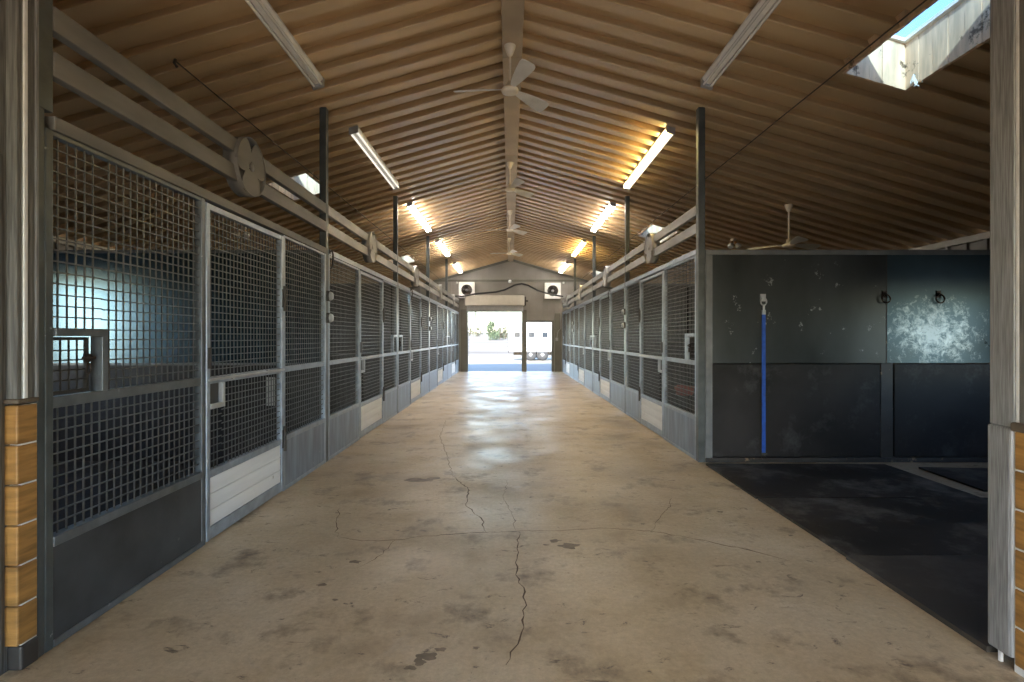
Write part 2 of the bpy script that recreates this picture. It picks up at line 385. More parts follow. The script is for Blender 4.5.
# skylights: boarded shaft and a pane tinted to hold the sky's blue
ordn = ['nearest', 'second', 'third', 'fourth', 'fifth']
for sx, holes, side in ((-1, SKY_L, 'left'), (1, SKY_R, 'right')):
    for i, (a, c) in enumerate(holes):
        xm = XC + sx * (L0 + L1) / 2
        lab = {('right', 0): 'large roof skylight showing blue sky above pale boarded shaft, right foreground',
               ('right', 1): 'middle skylight of the right roof slope, behind the first ring emblem there',
               ('right', 2): 'farthest small skylight of the right roof slope, near the far wall',
               ('left', 0): 'skylight of the left roof slope just before the first full height post',
               ('left', 1): 'small farther skylight of the left roof slope, beyond the second post'}[(side, i)]
        t = thing('skylight', (xm, (a + c) / 2, roof(xm)), lab, 'skylight', 'roof skylights')
        def P(u, y, dz): return (XC + sx * u, y, APEX - PITCH * u + dz)
        sh = MB(); w = .02; H0 = -.004; H1 = .42
        def wallp(u0, u1, y0, y1):
            sh.hexa([P(u0, y0, H0), P(u1, y0, H0), P(u1, y1, H0), P(u0, y1, H0), P(u0, y0, H1), P(u1, y0, H1), P(u1, y1, H1), P(u0, y1, H1)])
        nb = 5
        for q in range(nb):                                           # boards of the end walls, butted with fine gaps
            ua = L0 + (L1 - L0) * q / nb + .002; ub = L0 + (L1 - L0) * (q + 1) / nb - .002
            wallp(ua, ub, c - w - (q % 2) * .003, c); wallp(ua, ub, a, a + w + (q % 2) * .003)
        nb = 8
        for q in range(nb):
            ya = a + w + (c - a - 2 * w) * q / nb + .002; yb = a + w + (c - a - 2 * w) * (q + 1) / nb - .002
            wallp(L1 - w - (q % 2) * .003, L1, ya, yb); wallp(L0, L0 + w + (q % 2) * .003, ya, yb)
        sh.build('shaft', M['shaft'], t)
        pn = MB(); pn.hexa([P(L0, a, .425), P(L1, a, .425), P(L1, c, .425), P(L0, c, .425), P(L0, a, .432), P(L1, a, .432), P(L1, c, .432), P(L0, c, .432)])
        pn.build('pane', M['glass'], t)
        fr = MB()
        for (u0, u1, y0, y1) in ((L0 + .02, L0 + .05, a + .02, c - .02), (L1 - .05, L1 - .02, a + .02, c - .02), (L0 + .05, L1 - .05, a + .02, a + .05), (L0 + .05, L1 - .05, c - .05, c - .02)):
            fr.hexa([P(u0, y0, .395), P(u1, y0, .395), P(u1, y1, .395), P(u0, y1, .395), P(u0, y0, .424), P(u1, y0, .424), P(u1, y1, .424), P(u0, y1, .424)])
        fr.build('pane_frame', M['housing'], t)
        if side == 'right' and i == 0:
            wb = MB()
            c0 = Vector(P(L1 - .03, c - .12, .0))
            for q in range(7):
                p = c0 + Vector((random.uniform(-.03, .03), random.uniform(-.06, .05), random.uniform(-.06, .02)))
                wb.tube([c0 + Vector((0, 0, .08)), p, p + Vector((random.uniform(-.03, .03), random.uniform(-.03, .03), -.03))], [.003, .006, .004], 6)
            wb.build('torn_liner', M['bead'], t)

# ------------------------------------------------------------------ side walls, near jamb walls, far gable wall
def ribwall(mb, axis, pos, th, a0, a1, z0, z1f, step=.3):
    pass
for sx, nm in ((-1, 'wall_left'), (1, 'wall_right')):
    x0 = XC + sx * HALF; x1 = x0 + sx * .12; zt = roof(x0) + .01
    wy0, wy1, wz0, wz1 = (3.2, 4.45, .9, 2.1) if sx < 0 else (2.8, 4.5, .95, 1.95)
    b = MB()
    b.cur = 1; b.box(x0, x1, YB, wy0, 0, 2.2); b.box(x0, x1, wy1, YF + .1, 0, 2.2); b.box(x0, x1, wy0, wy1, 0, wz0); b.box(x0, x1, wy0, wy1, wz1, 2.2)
    b.cur = 0; b.box(x0, x1, YB, YF + .1, 2.2, zt)
    y = YB + .2
    while y < YF - .1:                                                # vertical ribs of the siding above the stall walls
        b.box(x0, x0 - sx * .03, y, y + .05, 2.2, zt - .09); y += .305
    struct(nm, b, [M['wall'], M['wall_shade']], origin=(x0, 0, 0))
    struct('trim_2' if sx < 0 else 'trim_3', MB().box(x0 - sx * .001, x0 - sx * .05, YB, YF - .05, zt - .10, zt - .02), M['drum'])
    f = MB()
    for (a0, a1, c0, c1) in ((wy0 - .06, wy0, wz0 - .06, wz1 + .06), (wy1, wy1 + .06, wz0 - .06, wz1 + .06), (wy0, wy1, wz0 - .06, wz0), (wy0, wy1, wz1, wz1 + .06)):
        f.box(x0 - sx * .03, x0 - sx * .002, a0, a1, c0, c1)
    struct('window_1' if sx < 0 else 'window_2', f, M['frame'])

# far wall
xg0, xg1 = XC - HALF, XC + HALF
D1 = (-1.668, .478, 2.40)      # overhead door opening
D2 = (.647, 1.657, 1.955)      # walk door opening
b = MB(); y0, y1 = YF, YF + .15
def zt(x): return roof(x) + .02
def wpiece(x0, x1, z0):
    xs = [x0] + ([XC] if x0 < XC < x1 else []) + [x1]
    for u, w in zip(xs, xs[1:]):
        b.hexa([(u, y0, z0), (w, y0, z0), (w, y1, z0), (u, y1, z0), (u, y0, zt(u)), (w, y0, zt(w)), (w, y1, zt(w)), (u, y1, zt(u))])
wpiece(xg0, D1[0], 0); wpiece(D1[0], D1[1], D1[2]); wpiece(D1[1], D2[0], 0); wpiece(D2[0], D2[1], D2[2]); wpiece(D2[1], xg1, 0)
x = xg0 + .1
while x < xg1 - .1:                                                   # siding ribs
    lo = 0.
    if D1[0] - .06 < x < D1[1] + .02: lo = D1[2] + .12
    elif D2[0] - .06 < x < D2[1] + .02: lo = D2[2] + .10
    elif D1[1] - .06 < x < D2[0] + .06: lo = D1[2] + .12
    b.box(x, x + .05, y0 - .04, y0, lo, zt(x) - .06); x += .244
struct('wall_back', b, M['wall'], origin=(0, YF, 0))
struct('trim_4', MB().box(-3.9, 3.95, YF - .07, YF - .041, 3.56, 3.64), M['trim'])
b = MB()                                                              # rake trim under the roof
for sx in (-1, 1):
    b.hexa([(XC, YF - .045, APEX - .10), (XC + sx * HALF, YF - .045, roof(XC + HALF) - .10), (XC + sx * HALF, YF - .023, roof(XC + HALF) - .10), (XC, YF - .023, APEX - .10),
            (XC, YF - .045, APEX - .01), (XC + sx * HALF, YF - .045, roof(XC + HALF) - .01), (XC + sx * HALF, YF - .023, roof(XC + HALF) - .01), (XC, YF - .023, APEX - .01)])
struct('trim_5', b, M['trim'])
# doorway jambs
b = MB()
b.box(-1.95, D1[0], YF - .12, YF + .17, 0, 2.46); b.box(D1[1] - .01, D2[0] + .01, YF - .08, YF + .17, 0, 2.44)
b.box(D2[1], D2[1] + .07, YF - .06, YF + .17, 0, 2.03); b.box(D2[0], D2[1], YF - .05, YF + .17, D2[2], D2[2] + .07)
b.box(D1[0], D1[1], YF - .06, YF + .17, D1[2], D1[2] + .06)
b.box(D2[1] + .12, 2.02, YF - .12, YF - .03, 0, 2.3)
struct('trim_6', b, M['trim'])
t = thing('rollup_door', (-.6, YF - .2, 2.55), 'rolled-up cream overhead door drum above the open far doorway', 'overhead door')
MB().lathe([(.0, -1.13), (.12, -1.13), (.12, 1.13), (.0, 1.13)], (-.57, YF - .42, 2.78), 16, 'x').build('roll', M['drum'], t)
b = MB(); b.box(-1.75, .56, YF - .56, YF - .27, 2.585, 2.985); b.build('hood', M['drum'], t, bevel=.03)
b = MB()
for q in range(4): b.box(-1.70, .52, YF - .22, YF - .19, 2.38 + q * .055, 2.433 + q * .055)
b.build('curtain', M['curtain'], t)
MB().box(-1.70, .52, YF - .23, YF - .18, 2.345, 2.38).build('bottom_bar', M['frame'], t)
b = MB(); b.box(.565, .62, YF - .54, YF - .03, 2.60, 2.93); b.box(.62, .70, YF - .46, YF - .38, 2.74, 2.80); b.build('end_bracket', M['hinge'], t)
MB().tube([(-1.36, YF - .2, 2.35), (-1.36, YF - .2, 2.06)], .03, 8).build('pull_rope', M['black'], t)

# exhaust fans on the far wall
def exhaust(x, z, label):
    t = thing('exhaust_fan', (x, YF - .02, z - .33), label, 'wall fan', 'white exhaust fans on the far wall')
    b = MB(); s_ = .31
    for (a0, a1, c0, c1) in ((-s_, s_, s_ - .09, s_), (-s_, s_, -s_, -s_ + .09), (-s_, -s_ + .09, -s_ + .09, s_ - .09), (s_ - .09, s_, -s_ + .09, s_ - .09)):
        b.box(x + a0, x + a1, YF - .25, YF - .03, z + c0, z + c1)
    n = 24                                                            # plate with a round opening
    vs = []; fs = []
    for k_ in range(n):
        a = 2 * PI * k_ / n; m_ = .23 / max(abs(math.cos(a)), abs(math.sin(a)))
        vs += [(x + math.cos(a) * .215, YF - .245, z + math.sin(a) * .215), (x + math.cos(a) * m_, YF - .245, z + math.sin(a) * m_)]
    for k_ in range(n): j = (k_ + 1) % n; fs.append((2 * k_, 2 * k_ + 1, 2 * j + 1, 2 * j))
    b.add(vs, fs); b.build('housing', M['housing'], t)
    MB().box(x - .225, x + .225, YF - .06, YF - .035, z - .225, z + .225).build('back_shutter', M['hinge'], t)
    f = MB()
    for q in range(4):
        a = q * PI / 2 + .5; c_, s2 = math.cos(a), math.sin(a)
        f.hexa([(x + c_ * .03 - s2 * w * .05, YF - .15 + w * .02 + dy, z + s2 * .03 + c_ * w * .05) if r == 0 else
                (x + c_ * .2 - s2 * w * .09, YF - .15 + w * .03 + dy, z + s2 * .2 + c_ * w * .09) for dy in (0, .006) for r, w in ((0, -1), (1, -1), (1, 1), (0, 1))])
    f.build('fan_blades', M['rust'], t)
    MB().lathe([(0, -.05), (.05, -.05), (.06, .05), (0, .05)], (x, YF - .16, z), 12, 'y').build('motor', M['alu'], t)
    g = MB()
    for r in (.07, .12, .17, .21):
        g.tube([(x + r * math.cos(2 * PI * q / 20), YF - .255, z + r * math.sin(2 * PI * q / 20)) for q in range(21)], .004, 5, False)
    g.build('guard', M['wire'], t)
exhaust(-1.70, 3.22, 'white exhaust fan box on the far wall, left, behind the door drum')
exhaust(1.68, 3.19, 'white square exhaust fan box on the far wall, right of the door drum')
pts = [(-2.35, 2.94), (-2.0, 2.95), (-1.85, 2.93), (-1.3, 3.04), (-.55, 3.10), (-.2, 3.19), (.2, 3.38), (.45, 3.42), (.7, 3.36), (1.05, 3.17), (1.4, 3.06), (1.7, 2.99), (2.05, 2.93)]
tag(MB().tube([(x, YF - .62, z) for x, z in pts], .032, 8).build('supply_hose', M['black']), 'thick black hose arching across the far wall above the door', 'hose')
t = thing('gable_light', (.0, YF - .05, 3.54), 'small round lamp at the middle of the far gable', 'lamp', None)
MB().lathe([(0, .0), (.07, .0), (.07, -.03), (.05, -.05)], (0, YF - .022 - .03, 3.56), 14, 'y').build('base', M['hinge'], t)
MB().lathe([(.05, -.05), (.075, -.09), (.06, -.14), (0, -.16)], (0, YF - .05, 3.56), 14, 'y').build('globe', M['lamp_glass'], t)
for x, lab in ((-2.1, 'tiny round sensor on the far gable above the left fan'), (2.12, 'tiny round sensor on the far gable above the right fan')):
    tag(MB().lathe([(0, 0), (.045, 0), (.04, -.05), (0, -.06)], (x, YF - .021, 3.52), 12, 'y').build('wall_sensor', M['housing']), lab, 'sensor')
b = MB(); b.box(1.80, 1.90, YF - .17, YF - .12, 1.22, 1.34); b.tube([(1.85, YF - .14, 1.34), (1.9, YF - .14, 1.6), (2.0, YF - .14, 1.7), (2.0, YF - .14, 2.3)], .012, 6)
tag(b.build('switch_box', M['alu']), 'small grey switch box with conduit right of the far walk door', 'switch')

# unseen near wall behind the camera, added to stop sun and shape fill
b = MB(); y0, y1 = YB - .12, YB
wpiece(xg0, -2.7, 0); wpiece(-2.7, 2.75, 2.7); wpiece(2.75, xg1, 0)
struct('wall_near_added', b, M['wall'], origin=(0, YB, 0))

# near end wall: jambs the camera looks between
zc = 4.6
def nearwall(sx, x_in, nm):
    b = MB(); xo = XC + sx * HALF
    xs = sorted((x_in, xo))
    b.hexa([(xs[0], 2.10, 1.12), (xs[1], 2.10, 1.12), (xs[1], 2.22, 1.12), (xs[0], 2.22, 1.12)] + [(u, y, roof(u) + .02) for u, y in ((xs[0], 2.10), (xs[1], 2.10), (xs[1], 2.22), (xs[0], 2.22))])
    b.box(xs[0], xs[1], 2.12, 2.22, 0, 1.12)
    return struct(nm, b, M['jamb'], origin=(x_in, 2.1, 0))
nearwall(-1, -2.06, 'wall_front_left'); nearwall(1, 2.16, 'wall_front_right')
top = 3.86
# left jamb boards (grey), white bead, amber wainscot blocks below
b = MB(); b.box(-2.10, -2.015, 2.145, 2.165, 1.115, top); b.box(-2.06, -2.012, 2.165, 2.232, 1.115, top)
struct('trim_7', b, M['jamb'], bevel=.004)
struct('trim_8', MB().box(-2.016, -2.006, 2.168, 2.186, 1.115, top), M['bead'], bevel=.003)
struct('trim_9', MB().box(-2.014, -2.004, 2.222, 2.233, 1.115, top), M['jamb_r'])
b = MB()
for q in range(6):
    z0 = .105 + q * .165; b.box(-2.20, -2.008, 2.140, 2.2325, z0, z0 + .160)
struct('wall_wainscot_left', b, M['wains'], bevel=.006)
b = MB(); b.box(-2.058, -2.012, 2.16, 2.231, .10, 1.09); struct('trim_10', b, M['bead'])
b = MB(); b.box(-2.2, -2.0, 2.135, 2.234, 1.097, 1.116); struct('trim_11', b, M['bark'], bevel=.005)
struct('trim_12', MB().box(-2.14, -2.0, 2.15, 2.234, 0, .10), M['hinge'], bevel=.01)
struct('trim_13', MB().box(-2.45, -2.05, 2.06, 2.135, 0, 2.12), M['jamb'], bevel=.02)
# right jamb boards
b = MB(); b.box(2.06, 2.16, 2.145, 2.255, 1.00, top); struct('trim_14', b, M['jamb_r'], bevel=.004)
struct('trim_15', MB().box(2.064, 2.16, 2.128, 2.145, 1.02, top), M['bead'], bevel=.004)
b = MB(); b.box(2.063, 2.30, 2.06, 2.128, 1.02, top); struct('trim_16', b, M['jamb'], bevel=.004)
b = MB(); b.box(2.052, 2.15, 2.150, 2.262, .05, 1.00); struct('trim_17', b, M['jamb_r'], bevel=.012)
b = MB(); b.box(2.045, 2.2, 2.06, 2.150, .985, 1.022); struct('trim_18', b, M['bark'], bevel=.008)
b = MB()
for q in range(6):
    z0 = .03 + q * .16; b.box(2.062, 2.26, 2.03, 2.147, z0, z0 + .154)
struct('wall_wainscot_right', b, M['wains'], bevel=.006)
struct('trim_19', MB().box(2.066, 2.2, 2.035, 2.15, .0, .985), M['bead'])
struct('trim_20', MB().box(2.07, 2.082, 2.215, 2.227, 0, .05), M['bead'])
struct('trim_21', MB().box(2.10, 2.118, 2.262, 2.275, 2.46, top), M['drum'])

# ------------------------------------------------------------------ stall fronts
SIDES = {-1: ('left', XL), 1: ('right', XR)}
def rod_grid(b, sx, x, y0, y1, z0, z1, pitch=.0495, r=.0031):
    ny = max(1, round((y1 - y0) / pitch)); nz = max(1, round((z1 - z0) / pitch))
    for i in range(1, ny):
        y = y0 + (y1 - y0) * i / ny; b.box(x - r, x + r, y - r, y + r, z0, z1)
    for i in range(1, nz):
        z = z0 + (z1 - z0) * i / nz; b.box(x - sx * .0055 - r, x - sx * .0055 + r, y0, y1, z - r, z + r)
    # crimped wire ends at the border
    for i in range(ny):
        pass
MID0, MID1 = 1.055, 1.105
def fixed_panel(sx, y0, y1, label, feed=None, dark=False):  # dark: shade of the nearest left bay put into the colours
    side, X = SIDES[sx]
    t = thing('stall_panel', (X, (y0 + y1) / 2, 0), label, 'stall panel', 'fixed mesh panels of the %s stall row' % side)
    v = lambda d: X + sx * d
    w = .04
    b = MB()
    if not dark: b.box(v(0), v(.05), y0, y0 + w, .0, 2.28)
    else: MB().box(v(0), v(.05), y0, y0 + w, .0, 2.28).build('stile', M['post'], t, bevel=.004)
    b.box(v(0), v(.05), y1 - w, y1, .0, 2.28)
    b.box(v(0.004), v(.046), y0 + w, y1 - w, MID0, MID1); b.box(v(.004), v(.046), y0 + w, y1 - w, 2.258, 2.28); b.box(v(-.004), v(.05), y0 + w, y1 - w, .445, .49)
    FM = M['frame_shade'] if dark else M['frame']
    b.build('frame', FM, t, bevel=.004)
    k = MB(); k.box(v(.004), v(.03), y0 + w, y1 - w, .035, .445)
    kp = k.build('kick_plate', M['sheet_shade'] if dark else M['sheet'], t)
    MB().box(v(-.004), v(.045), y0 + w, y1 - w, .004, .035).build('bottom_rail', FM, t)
    g = MB(); rod_grid(g, sx, v(.026), y0 + w, y1 - w, .49, MID0); g.build('lower_mesh', M['wire'], t)
    g = MB(); ya, yb = y0 + w, y1 - w
    if feed:
        fy0, fy1 = (ya, ya + .30) if feed == 'near' else (yb - .30, yb)
        if feed == 'near': rod_grid(g, sx, v(.026), fy1, yb, MID1, 2.258)
        else: rod_grid(g, sx, v(.026), ya, fy0, MID1, 2.258)
        rod_grid(g, sx, v(.026), fy0, fy1, 1.41, 2.258)
    else: rod_grid(g, sx, v(.026), ya, yb, MID1, 2.258)
    g.build('upper_mesh', M['wire'], t)
    if feed:
        q = MB(); e = .036
        q.box(v(-.012), v(.05), fy0, fy1, 1.41 - e, 1.41)
        fy_in = fy1 if feed == 'near' else fy0; sg = -1 if feed == 'near' else 1
        q.box(v(-.012), v(.05), fy_in, fy_in + sg * e, MID1, 1.41 - e)
        fp = q.build('feed_frame', FM, t, bevel=.003, )
        d = MB(); iy0, iy1 = (fy0 + .005, fy1 - e - .045) if feed == 'near' else (fy0 + e + .045, fy1 - .005)
        d.box(v(.02), v(.035), iy0, iy1, 1.112, 1.127); d.box(v(.02), v(.035), iy0, iy1, 1.355, 1.37)
        d.box(v(.02), v(.035), iy0, iy0 + .015, 1.127, 1.355); d.box(v(.02), v(.035), iy1 - .015, iy1, 1.127, 1.355)
        rod_grid(d, sx, v(.028), iy0 + .015, iy1 - .015, 1.127, 1.355, .05)
        fd = d.build('feed_door', M['hinge'], t)
        l_ = MB(); yl = iy1 if feed == 'near' else iy0
        l_.tube([(v(.008), yl - sg * -.06 if False else yl - .05, 1.27), (v(.008), yl + .02, 1.27)], .008, 8); l_.box(v(.004), v(.02), yl - .035, yl - .005, 1.25, 1.29)
        l_.tube([(v(.006), yl - .02 + .015 * math.sin(a), 1.22 + .025 * math.cos(a)) for a in [2 * PI * q_ / 10 for q_ in range(11)]], .004, 6)
        l_.build('bolt', M['rust'], fd)
    return t
def stall_door(sx, y0, y1, label):
    side, X = SIDES[sx]
    t = thing('stall_door', (X, (y0 + y1) / 2, 0), label, 'stall door', 'mesh doors of the %s stall row' % side)
    v = lambda d: X + sx * d
    w = .04; zt_ = 2.262
    b = MB()
    b.box(v(-.006), v(.044), y0, y0 + w, .012, zt_); b.box(v(-.006), v(.044), y1 - w, y1, .012, zt_)
    for z0, z1 in ((.012, .095), (.425, .475), (MID0, MID1 - .005), (zt_ - w, zt_)): b.box(v(-.003), v(.042), y0 + w, y1 - w, z0, z1)
    b.build('frame', M['frame'], t, bevel=.004)
    for q in range(3):
        z0 = .098 + q * .109; MB().box(v(.004), v(.026), y0 + w + .012, y1 - w - .012, z0, z0 + .106).build('kick_board', M['board'], t, bevel=.003)
    MB().box(v(.027), v(.034), y0 + w, y1 - w, .095, .425).build('kick_backing', M['hinge'], t)
    ly0, ly1, lz0, lz1 = y0 + w, y0 + w + .175, .885, MID0
    g = MB(); rod_grid(g, sx, v(.022), ly1, y1 - w, .475, MID0); rod_grid(g, sx, v(.022), ly0, ly1, .475, lz0); g.build('lower_mesh', M['wire'], t)
    g = MB(); rod_grid(g, sx, v(.022), y0 + w, y1 - w, MID1 - .005, zt_ - w); g.build('upper_mesh', M['wire'], t)
    q = MB(); q.box(v(-.012), v(.04), ly1 - .03, ly1, lz0, lz1); q.box(v(-.012), v(.04), ly0, ly1 - .03, lz0, lz0 + .032)
    lf = q.build('latch_frame', M['light_metal'], t, bevel=.003)
    MB().box(v(.02), v(.034), ly0, ly1 - .03, lz0 + .032, lz1).build('latch_plate', M['hinge'], lf)
    q = MB(); q.tube([(v(-.014), y0 + .01, MID0 + .028), (v(-.014), y1 - .02, MID0 + .028)], .009, 8)
    q.box(v(-.02), v(-.004), y0 + .30, y0 + .33, MID0 + .01, MID0 + .05); q.box(v(-.02), v(-.004), y1 - .34, y1 - .31, MID0 + .01, MID0 + .05)
    q.build('slide_bolt', M['light_metal'], t)
    for z0 in (.36, 1.60):
        h = MB(); h.tube([(v(-.016), y1 - .004, z0), (v(-.016), y1 - .004, z0 + .22)], .014, 8); h.box(v(-.012), v(-.006), y1 - .04, y1 - .001, z0 + .03, z0 + .19)
        h.build('hinge', M['hinge'], t)
    # short handle on the leading stile
    h = MB(); h.box(v(-.022), v(-.006), y0 + .004, y0 + .03, 1.16, 1.30); h.build('handle', M['hinge'], t)
    return t
def stub_panel(sx, y0, y1, label): pass

def bay_marks(y0, y1, d0, d1): return y0, d0, d1, y1
BAYS = {-1: [(0, 3.472, 4.655), (1, 7.03, 8.30), (2, 10.60, 11.85), (3, 14.55, 15.75), (4, 18.0, 19.3)],
        1: [(1, 7.06, 8.30), (2, 10.80, 12.05), (3, 14.55, 15.80), (4, 18.1, 19.35)]}
FEED = {-1: {0: 'near', 1: 'far', 2: 'near', 3: 'far', 4: 'near'}, 1: {1: 'near', 2: 'far', 3: 'near', 4: 'far'}}
HP = .0375
for sx in (-1, 1):
    side, X = SIDES[sx]
    for j, (kb, d0, d1) in enumerate(BAYS[sx]):
        o = ordn[j]
        p0, p1 = POST[kb] + HP, POST[kb + 1] - HP; pr = p0 if kb else 2.313
        fd = FEED[sx][kb]
        n1 = 'mesh stall panel%s on the near side of the %s %s door' % (' with feed hatch' if fd == 'near' else '', o, side)
        n2 = 'mesh stall panel%s just beyond the %s %s door' % (' with feed hatch' if fd == 'far' else '', o, side)
        if sx < 0 and kb == 0: n1 = 'large near left mesh stall panel with feed hatch and scuffed kick plate coloured as in shade'
        if sx > 0 and kb == 1: n1 = 'nearest right mesh stall panel with feed hatch, against the wash bay post'
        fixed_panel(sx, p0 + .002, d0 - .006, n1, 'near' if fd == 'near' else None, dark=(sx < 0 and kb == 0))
        stall_door(sx, d0, d1, 'mesh stall door with white kick boards, %s of the %s row%s' % (o if o != 'nearest' else 'nearest', side, '' if j == 0 else ' from the camera'))
        fixed_panel(sx, d1 + .006, p1 - .002, n2, 'far' if fd == 'far' else None)
        # header and overhead rails with ring emblem
        v = lambda d: X + sx * d
        tag(MB().box(v(-.004), v(.05), pr + .001, p1 - .001, 2.283, TOP).build('header_beam', M['rail_shade'] if (sx < 0 and kb == 0) else M['frame'], bevel=.004),
            'grey steel header along the top of the %s %s stall front' % (o, side), 'beam', 'headers over the %s stall fronts' % side)
        ym = {(-1, 0): 4.04, (-1, 1): 7.62, (-1, 2): 11.22, (-1, 3): 15.2, (-1, 4): 18.8, (1, 1): 7.72, (1, 2): 11.3, (1, 3): 15.4, (1, 4): 18.9}[(sx, kb)]
        t = thing('overhead_rail', (X, ym, 2.44), 'pair of steel rails with round ring emblem above the %s %s stall front' % (o, side), 'rail', 'double rails above the %s stall fronts' % side)
        R_ = .222; zc_ = 2.675; RM = M['rail_shade'] if (sx < 0 and kb == 0) else M['rail']
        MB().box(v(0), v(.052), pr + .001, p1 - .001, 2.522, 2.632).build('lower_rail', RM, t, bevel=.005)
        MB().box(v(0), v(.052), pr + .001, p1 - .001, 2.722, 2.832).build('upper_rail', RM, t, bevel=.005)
        e = MB()
        e.lathe([(R_ - .007, -.056), (R_, -.056), (R_, .056), (R_ - .007, .056), (R_ - .007, -.056)], (v(.026), ym, zc_), 40, 'x', False)
        er = e.build('ring', RM, t)
        em = MB()
        for q in range(3):                                            # three-leaf emblem
            a = PI / 2 + 2 * PI * q / 3 + PI
            ca, sa = math.cos(a), math.sin(a); poly = []
            for i in range(17):
                th = PI * i / 16; rr_ = R_ - .008
                s_ = math.sin(th); along = .02 + (rr_ - .02) * (1 - math.cos(th)) / 2
                poly.append((along, s_ ** .7 * (.098 + .062 * along / rr_)))
            poly += [(p[0], -p[1]) for p in reversed(poly[1:-1])]
            f0 = lambda p, w_, ca=ca, sa=sa: (v(-.022), ym + p * ca - w_ * sa, zc_ + p * sa + w_ * ca)
            f1 = lambda p, w_, ca=ca, sa=sa: (v(-.014), ym + p * ca - w_ * sa, zc_ + p * sa + w_ * ca)
            em.prism(poly, f0, f1)
        em.lathe([(0, -.006), (.035, -.006), (.035, .006), (0, .006)], (v(-.020), ym, zc_), 14, 'x')
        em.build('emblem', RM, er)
    # full height posts
    for k_ in range(0 if sx < 0 else 1, 6):
        y = POST[k_]; j = k_ if sx < 0 else k_ - 1
        tall = roof(X + sx * .04) - .002 if k_ < 5 else 2.345
        if k_ == 0: lab = 'dark steel post beside the left amber wood jamb'
        elif sx > 0 and k_ == 1: lab = 'tall grey steel post at the corner of the wash bay'
        elif k_ == 5: lab = 'short steel post ending the %s stall row at the far wall' % side
        else: lab = 'tall dark steel post rising to the roof, %s of the %s row' % ({1: 'first', 2: 'second', 3: 'third', 4: 'fourth'}[k_], side)
        z1 = tall
        y_a = y - HP; x_a = X + sx * .001; pb = MB()
        if k_ == 0: pb.box(x_a, X + sx * .076, 2.2335, y + HP, 0, TOP + .01); pb.box(x_a, X + sx * .08, 2.2335, 2.312, TOP + .01, z1)
        else: pb.box(x_a, X + sx * .076, y_a, y + HP, 0, z1)
        tag(pb.build('roof_post', M['post'] if (k_ == 0) else M['post2'] if 'post2' in M else M['post'], bevel=.004), lab, 'post', 'steel posts of the stall rows')
    # stub beyond the last post
    # partitions between stalls
    for k_ in range(1, 5):
        y = POST[k_]
        if sx > 0 and k_ == 1: continue
        xi = X + sx * .078; xo = XC + sx * (HALF - .002)
        t = thing('stall_partition', ((xi + xo) / 2, y, 0), 'dark partition wall behind the mesh at the %s post of the %s row' % ({1: 'first', 2: 'second', 3: 'third', 4: 'fourth'}[k_], side), 'partition', 'partitions between stalls')
        MB().box(xi, xo, y - .02, y + .02, 1.085, 2.29).build('upper_sheet', M['glow_sheet'] if (sx < 0 and k_ == 1) else M['inner_shade'], t)
        MB().box(xi, xo, y - .035, y + .035, .012, 1.06).build('lower_panel', M['rubber'], t)
        MB().box(xi, xo, y - .045, y + .045, 1.06, 1.085).build('ledge', M['cap'], t)
        MB().box(xi, xo, y - .03, y + .03, 2.29, 2.325).build('top_cap', M['cap'], t)

# ------------------------------------------------------------------ wash bay wall (right foreground)
yw = POST[1]
xi, xo, xs_ = XR + .078, XC + HALF - .002, 4.13
t = thing('wash_bay_wall', ((xi + xo) / 2, yw, 0), 'tall dark metal and rubber partition facing the matted wash bay', 'partition')
MB().box(xi, xs_ - .012, yw - .03, yw + .02, 1.085, 2.27).build('upper_sheet', M['upper'], t)
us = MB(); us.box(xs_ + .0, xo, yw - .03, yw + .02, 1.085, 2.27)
sc_ = us.build('scuffed_sheet', M['scuff_glow'], t); sc_['label'] = 'upper sheet with white scratches and painted blue sheen'
MB().box(xs_ - .012, xs_, yw - .033, yw - .0, 1.085, 2.27).build('seam', M['seam'], t)
MB().box(xi, xo, yw - .04, yw + .04, 2.27, 2.325).build('top_cap', M['cap'], t, bevel=.005)
MB().box(xi, xi + .075, yw - .042, yw + .02, .03, 2.27).build('end_strip', M['cap'], t)
MB().box(xi + .075, xs_ - .085, yw - .045, yw + .02, .06, 1.075).build('rubber_panel', M['rubber'], t, bevel=.006)
MB().box(xs_ + .07, xo, yw - .045, yw + .02, .06, 1.075).build('rubber_panel', M['rubber'], t, bevel=.006)
MB().box(xs_ - .075, xs_ + .06, yw - .038, yw + .02, .02, 1.085).build('panel_post', M['seam'], t, bevel=.004)
MB().box(xi, xo, yw - .05, yw + .03, 0, .05).build('sill', M['seam'], t, bevel=.005)
# tie rings and the blue cross tie
def tie_ring(x, z, label, first=None):
    t = thing('tie_ring', (x, yw - .03, z - .05), label, 'tie ring', 'rusty tie rings on the wash bay wall')
    MB().box(x - .022, x + .022, yw - .040, yw - .0305, z + .0, z + .075).build('plate', M['rust'], t)
    MB().tube([(x, yw - .04, z + .045), (x, yw - .065, z + .04), (x, yw - .062, z + .025), (x, yw - .04, z + .02)], .007, 8).build('staple', M['rust'], t)
    MB().tube([(x + .046 * math.sin(a), yw - .058 + .006 * math.cos(a), z - .012 + .046 * math.cos(a)) for a in [2 * PI * q / 20 for q in range(21)]], .0085, 8, False).build('ring', M['rust'], t)
tie_ring(4.10, 1.80, 'rusty tie ring on the wall seam above the rubber panels')
tie_ring(4.69, 1.80, 'rusty tie ring right of the seam, above the scratched sheet')
xb = 2.765
t = thing('cross_tie', (xb, yw - .06, .03), 'blue cross tie strap hanging from a metal snap on the dark wall', 'strap')
MB().box(xb - .019, xb + .019, yw - .062, yw - .053, .09, 1.62).build('strap', M['blue'], t)
b = MB(); b.box(xb - .028, xb + .028, yw - .05, yw - .0305, 1.76, 1.84)
